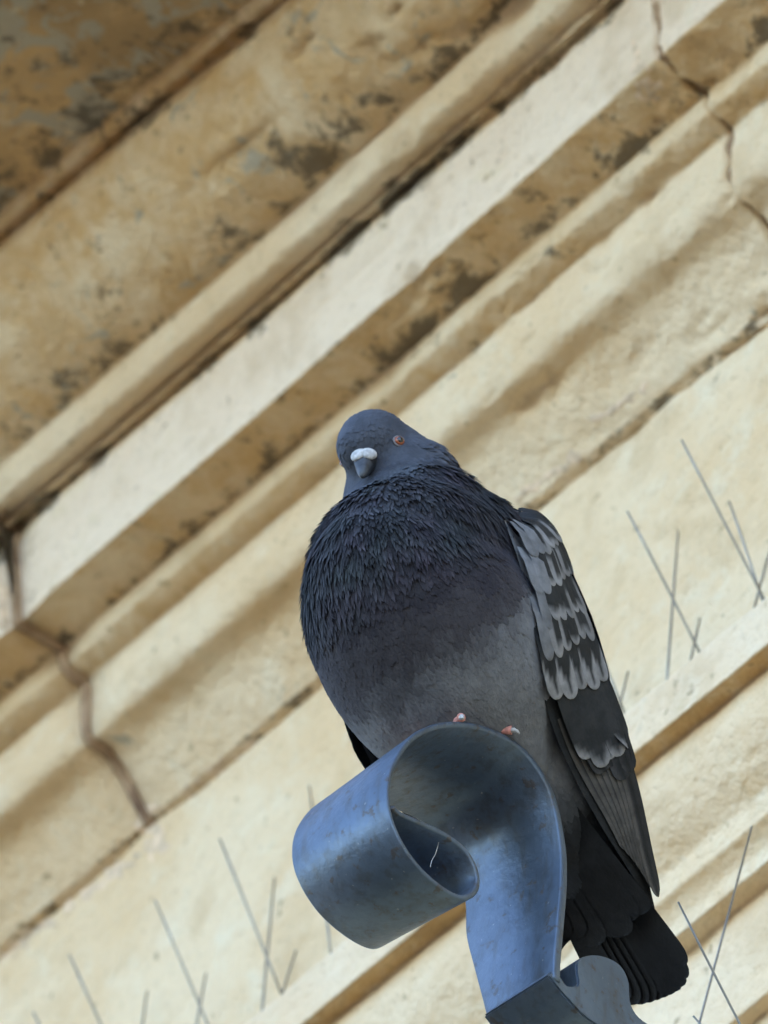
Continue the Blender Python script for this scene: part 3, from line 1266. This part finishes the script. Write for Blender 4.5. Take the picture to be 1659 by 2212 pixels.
def feather_obj(base_s, base_t, tip_s, tip_t, width, colfn, lift, mirror, parent, name, tip=.55, nt=11, nc=7):
    """blade following the wing surface from one (s,t) to another"""
    verts, cols = [], []
    for i in range(nt + 1):
        q = math.sin(math.pi / 2 * i / nt)
        s = lerp(base_s, tip_s, q)
        t = lerp(base_t, tip_t, q)
        c = wing_pt(s, t)
        n = wing_nrm(s, t)
        s2 = s + .012
        t2 = t + .012 * (tip_t - base_t) / max(1e-6, tip_s - base_s)
        d = (wing_pt(min(1, s2), t2) - c)
        if d.length < 1e-5:
            d = c - wing_pt(s - .02, t)
        d.normalize()
        sd = d.cross(n).normalized()
        wv = width * min(1.0, .55 + q * 1.6)
        if q > tip:
            e = (q - tip) / (1 - tip)
            wv *= math.sqrt(max(0, 1 - e ** 2.4)) * .95 + .05
        h = lift * (.35 + .65 * min(1, q * 2.5)) + 1.2 * q
        for j in range(nc):
            g = j / (nc - 1) * 2 - 1
            p = c + sd * (wv * .5 * g) + n * (h + 1.5 * (1 - g * g))
            if mirror:
                p = Vector((p.x + 26, -p.y - 58 * smoothstep(.25, .6, s), p.z))
            verts.append(B(*p))
            cols.append(colfn(q, g))
    return mesh_obj(name, verts, grid_faces(nt + 1, nc), M_FEATHER, parent, True, cols)


def col_checker(rnd, dark_w=.62, tip_at=.72):
    def fn(q, g):
        # dark centre wedge with pale fringe and pale tip
        w = dark_w * (1 - smoothstep(tip_at - .22, tip_at + .12, q + abs(g) * .18))
        k = 1 - smoothstep(w - .1, w + .12, abs(g)) if w > .02 else 0.0
        return mix3(tuple(v * rnd for v in PALE2), BLK, k)
    return fn


def col_check2(r):
    side = 1 if r.random() < .5 else -1
    q0 = r.uniform(.42, .66)
    tipq = r.uniform(.84, .93)
    br = r.uniform(.8, 1.1)
    spot = r.random() < .7

    def fn(q, g):
        k = smoothstep(tipq - .05, tipq + .05, q + .06 * abs(g))
        if spot:
            k = max(k, smoothstep(.05, .35, side * g) * smoothstep(q0 - .06, q0 + .06, q) * .9)
        return mix3(BLK, tuple(v * br for v in PALE2), k)
    return fn


def col_bar(rnd, tip_at=.86):
    def fn(q, g):
        k = smoothstep(tip_at - .06, tip_at + .05, q - .10 * (1 - abs(g)))
        return mix3(tuple(v * rnd for v in BLK), PALE2, k)
    return fn


def col_plain(c, edge_c=None):
    def fn(q, g):
        if edge_c is not None and g > .62:
            return edge_c
        if abs(g) < .16:
            return tuple(v * .6 for v in c)
        return c
    return fn


def col_pale(rnd):
    def fn(q, g):
        return tuple(v * rnd * (1.0 - .12 * (1 - abs(g))) for v in PALE)
    return fn


def build_wing(mirror):
    wr = random.Random(5)
    # skin of the folded wing
    vs, cs = [], []
    ns_, nt_ = 46, 22
    for i in range(ns_):
        for j in range(nt_):
            s, t = i / (ns_ - 1), j / (nt_ - 1)
            p = wing_pt(s, t) + wing_nrm(s, t) * -1.5
            if mirror:
                p = Vector((p.x + 26, -p.y - 58 * smoothstep(.25, .6, s), p.z))
            vs.append(B(*p))
            cs.append(mix3(PALE, DKG, smoothstep(.3, .5, s)))
    wing = mesh_obj('wing', vs, grid_faces(ns_, nt_), M_FEATHER, pigeon, True, cs)
    # primaries: long narrow dark feathers to the tip
    for k in range(7):
        t = .06 + k * .065
        feather_obj(.52, t + .02, .86 + .02 * k, lerp(t, .42, .35), 46, col_plain((.024, .024, .025), (.075, .07, .065)), 2 + k * 1.5, mirror, wing, 'primary_feather', .93, 14, 7)
    # secondaries and tertials
    for k in range(8):
        t = .16 + k * .10
        feather_obj(.44, t, .74 - .006 * k if k > 1 else .68, t * .82 + .10, 60, col_plain((.024, .025, .027), (.04, .04, .042)), 12 + k * .4, mirror, wing, 'secondary_feather', .88, 12, 7)
    # greater coverts: black bar with pale tips
    for k in range(9):
        t = .10 + k * .088
        feather_obj(.36, t - .01, .662 + .006 * (k % 2) - (.03 if k == 0 else 0), t + .05, 54, col_bar(wr.uniform(.8, 1.2), .88), 15 + (k % 2) * 1.2, mirror, wing, 'greater_covert', .9, 13, 7)
    # median coverts: dark wedges, pale tips
    for k in range(9):
        t = .03 + k * .10
        feather_obj(.27, t, .475 + .012 * ((k * 3) % 2), t + .03, 56, col_checker(wr.uniform(.85, 1.15), 1.2, .84), 18 + (k % 2) * 1.2, mirror, wing, 'median_covert', .8, 12, 7)
    for row, (s0, s1, n, dw) in enumerate(((.20, .375, 12, 1.0), (.14, .30, 13, .95), (.08, .225, 13, .9), (.015, .14, 12, .8))):
        for k in range(n):
            t = .03 + (k + .5 * (row % 2)) * .95 / n
            pale_front = k < 1 or (row >= 2 and k < 2)
            cf = col_pale(wr.uniform(.85, 1.1)) if pale_front else col_check2(wr)
            feather_obj(s0 + wr.uniform(-.01, .01), t, s1 + wr.uniform(-.012, .012), t + .02, 43, cf, 19 + row * .9 + (k % 2) * .8, mirror, wing, 'lesser_covert', .72, 11, 7)
    return wing


wing_left = build_wing(False)
wing_right = build_wing(True)

# --- tail: twelve feathers and the dark under-tail coverts
tb = Vector((-330, 0, -225))
tt = Vector(px_l(1424, 2160, 0))
td = (tt - tb).normalized()
tn = Vector((0, 1, 0)).cross(td).normalized()
if tn.z < 0:
    tn = -tn
tlen = (tt - tb).length
tail_root = None


def tail_feather(k, n, ln, wdt, off, col_base, col_tip, parent, name, split, spread=64):
    g = (k / (n - 1)) * 2 - 1
    verts, cols = [], []
    nt_, nc_ = 16, 7
    lat = Vector((0, 1, -.34)).normalized()
    d = (td + lat * (g * .105)).normalized()
    base = tb + lat * (g * spread - (26 if spread > 70 else 0)) + tn * (off - abs(g) * 7)
    L = ln * (1 - .02 * g * g - .07 * abs(g) ** 5)
    for i in range(nt_ + 1):
        q = math.sin(math.pi / 2 * i / nt_)
        wv = wdt * (.7 + .5 * q)
        if q > .86:
            e = (q - .86) / .14
            wv *= math.sqrt(max(0, 1 - e ** 2.6)) * .94 + .06
        for j in range(nc_):
            h = j / (nc_ - 1) * 2 - 1
            p = base + d * (L * q) + lat * (wv * .5 * h) + tn * (-1.8 * h * h - 12 * q * (1 - q))
            verts.append(B(*p))
            cols.append(mix3(col_base, col_tip, smoothstep(split - .04, split + .04, q)))
    return mesh_obj(name, verts, grid_faces(nt_ + 1, nc_), M_FEATHER, parent, True, cols)


for k in range(12):
    tail_feather(k, 12, tlen, 72, 10 + (6 - abs(k - 5.5)) * .6, (.015, .016, .017), (.009, .009, .010), pigeon, 'tail_feather', .72)
for k in range(7):
    tail_feather(k, 7, tlen * (.66 if k % 2 else .70), 96, -12 - (3 - abs(k - 3)) * 1.2, (.017, .018, .020), (.011, .011, .012), pigeon, 'under_tail_covert', .6, 92)

# --- head details: direction the beak points (towards the viewer, a little to the left, downwards)
yaw, pit = math.radians(25), math.radians(-34)
hd_w = Vector((-math.sin(yaw) * math.cos(pit), -math.cos(yaw) * math.cos(pit), math.sin(pit)))
HF = Vector((hd_w.dot(BF), hd_w.dot(BL), hd_w.z)).normalized()
HU = (Vector((0, 0, 1)) - HF * HF.z).normalized()
HL = HU.cross(HF).normalized()

M_BEAK = simple_mat('dark_beak_horn', (0.034, 0.037, 0.042), .45, 0, .4, .6, 140)
M_CERE = simple_mat('chalky_white_cere', (0.44, 0.43, 0.42), .85, 0, .3, .25, 500)
M_IRIS = simple_mat('orange_iris', (0.24, 0.06, 0.022), .25, 0, .6, .3, 900)
M_PUPIL = simple_mat('black_pupil', (0.004, 0.004, 0.004), .08, 0, .8, 0, 100)
M_LID = simple_mat('grey_eyelid_skin', (0.16, 0.14, 0.14), .6, 0, .4, .2, 600)
M_FOOT = simple_mat('pink_red_pigeon_foot', (0.50, 0.21, 0.17), .55, 0, .4, .25, 500)
M_CLAW = simple_mat('pale_grey_claw', (0.42, 0.40, 0.38), .45, 0, .5, .2, 500)


def lathe_obj(name, rings, mat, parent, n=20, cols=None):
    """rings: (centre, side vector, up vector) with radii baked in, closed at both ends"""
    verts = []
    for (c, sx, sy) in rings:
        for j in range(n):
            a = 2 * math.pi * j / n
            verts.append(B(*(c + sx * math.cos(a) + sy * math.sin(a))))
    m = len(rings)
    f = grid_faces(m, n, True)
    f.append(tuple(range(n - 1, -1, -1)))
    f.append(tuple(range((m - 1) * n, m * n)))
    return mesh_obj(name, verts, f, mat, parent, True)


loc, nor = body_ray(782, 990)
bk0 = (loc if loc is not None else HEADC + HF * 80) - HF * 26
bkw = Vector((-math.sin(math.radians(9)) * math.cos(math.radians(-54)), -math.cos(math.radians(9)) * math.cos(math.radians(-54)), math.sin(math.radians(-54))))
KF = Vector((bkw.dot(BF), bkw.dot(BL), bkw.z)).normalized()
KU = (Vector((0, 0, 1)) - KF * KF.z).normalized()
KL = KU.cross(KF).normalized()
rings = []
BKL = 108
for i in range(12):
    q = i / 11
    c = bk0 + KF * (BKL * q) - KU * (14 * q * q)
    w_ = 25 * (1 - q) ** .62 + 3.5
    h_ = 27 * (1 - q) ** .6 + 3.5
    rings.append((c, KL * w_, KU * h_))
beak = lathe_obj('beak', rings, M_BEAK, pigeon)
# mouth line: a thin dark groove piece on each side is too small to see; the cere has two swollen lobes
for sgn in (-1, 1):
    rr = []
    for i in range(10):
        q = i / 9
        prof = math.sin(math.pi * (q * .94 + .03)) ** .6
        c = bk0 + KF * (14 + 44 * q) + KU * (22 - 6 * q) + KL * (sgn * (13 - 4 * q))
        rr.append((c, (KL - KU * (.35 * sgn)).normalized() * (19 * prof), (KU + KL * (.35 * sgn)).normalized() * (11 * prof)))
    lathe_obj('cere', rr, M_CERE, beak, 14)


def eye(x, y, mirror=False, l_guess=None):
    loc, nor = body_ray(x, y)
    if loc is None:
        return None
    p, n = loc.copy(), nor.copy()
    return p, n


ep = eye(862, 953)
epos, enor = ep
# mirror across the head's own middle plane
rel = epos - HEADC
enr = (HL * 0.86 + HF * 0.45 + HU * .05).normalized()
for sgn in (1, -1):
    if sgn == 1:
        c = epos
        n = (enor * .7 + enr * .3).normalized()
    else:
        lm = rel.dot(HL)
        c = epos - HL * (2 * lm)
        c2, n2, _, _ = bvh.find_nearest(c - HF * 45)
        c, n = c2, n2
    s1 = n.orthogonal().normalized()
    s2 = n.cross(s1)

    def dome(name, r, h, mat, parent, off):
        rr = []
        for i in range(7):
            a = i / 6 * math.pi / 2 * .97
            rr.append((c + n * (off + h * math.sin(a)), s1 * (r * math.cos(a)), s2 * (r * math.cos(a))))
        return lathe_obj(name, rr, mat, parent, 20)
    lid = dome('eyelid', 15.5, 4, M_LID, pigeon, 0)
    iris = dome('eye', 12.0, 7.0, M_IRIS, lid, 1.2)
    iris.name = 'iris'
    dome('pupil', 7.6, 4.4, M_PUPIL, lid, 5.6)

# --- feet: three toes forward and one back, closed over the top of the scroll
def toe(p0, p1, p2, r0, r1, parent, name='toe', mat=M_FOOT):
    rr = []
    pts = [p0, p1, p2]
    for i in range(13):
        q = i / 12
        c = p0 * (1 - q) ** 2 + p1 * 2 * q * (1 - q) + p2 * q * q
        tan = ((p1 - p0) * (1 - q) + (p2 - p1) * q).normalized()
        s1 = tan.cross(Vector((.31, .2, .93))).normalized()
        s2 = tan.cross(s1)
        knuckle = 1 + .14 * math.cos(q * math.pi * 6)
        r = lerp(r0, r1, q) * knuckle
        rr.append((c, s1 * r, s2 * r))
    return lathe_obj(name, rr, mat, parent, 10)


def flz_of_uoz(u, o, z):
    return Vector(to_flz(WB(u, o, z)))


fo = to_uozb(foot_w)[1]


def make_foot(ufoot, near):
    o0 = fo + .002
    z0 = top_of_scroll(o0)
    ankle = flz_of_uoz(ufoot, o0, z0 + .004)
    leg_top = ankle + Vector((-20, 0, 110))
    ft = toe(leg_top, (leg_top + ankle) / 2 + Vector((-4, 0, 0)), ankle, 13, 11, pigeon, 'foot')
    if near:
        ends = [(o0 + .0150, .0042), (o0 + .022, -.010), (o0 + .020, -.020), (o0 - .0145, .0050)]
    else:
        ends = [(o0 + .012, .010), (o0 + .016, .002), (o0 + .012, -.006), (o0 - .012, -.002)]
    for (oo, du) in ends:
        ue = ufoot + du
        if near and du > 0:
            ue = .0004 if oo > o0 else .0022
        ze = top_of_scroll(oo)
        tipz = ze + .0016
        p2 = flz_of_uoz(ue, oo, tipz)
        pm = flz_of_uoz((ufoot + ue) / 2, (o0 + oo) / 2, max(z0, ze, top_of_scroll((o0 + oo) / 2)) + .004)
        t_ = toe(ankle, pm, p2, 9.5, 9, ft, 'toe')
        cd = (p2 - pm).normalized()
        drop = Vector((0, 0, -1))
        out = flz_of_uoz(ue + (.004 if near and du > 0 else 0), oo + (.002 if oo > o0 else -.002), tipz) - p2
        toe(p2 - cd * 4, p2 + cd * 6 + out * .3, p2 + cd * 8 + drop * 11 + out * .4, 7.0, 2.2, ft, 'claw', M_CLAW)
    return ft


make_foot(-.020, True)
make_foot(-.042, False)

# --- a few cobweb strands and droppings caught in the curl
M_WEB = simple_mat('dusty_cobweb', (0.55, 0.55, 0.55), .8, 0, .3, .1, 300)
for (xa, ya, xb, yb, ua_, ub_) in ((952, 1797, 940, 1846, -.004, -.006), (940, 1846, 930, 1872, -.006, -.003)):
    va, fa = wire_mesh(WB(*hit_ub(xa, ya, ua_)), WB(*hit_ub(xb, yb, ub_)), r=.00016, n=5, bend=.0006)
    mesh_obj('cobweb', va, fa, M_WEB, bracket)
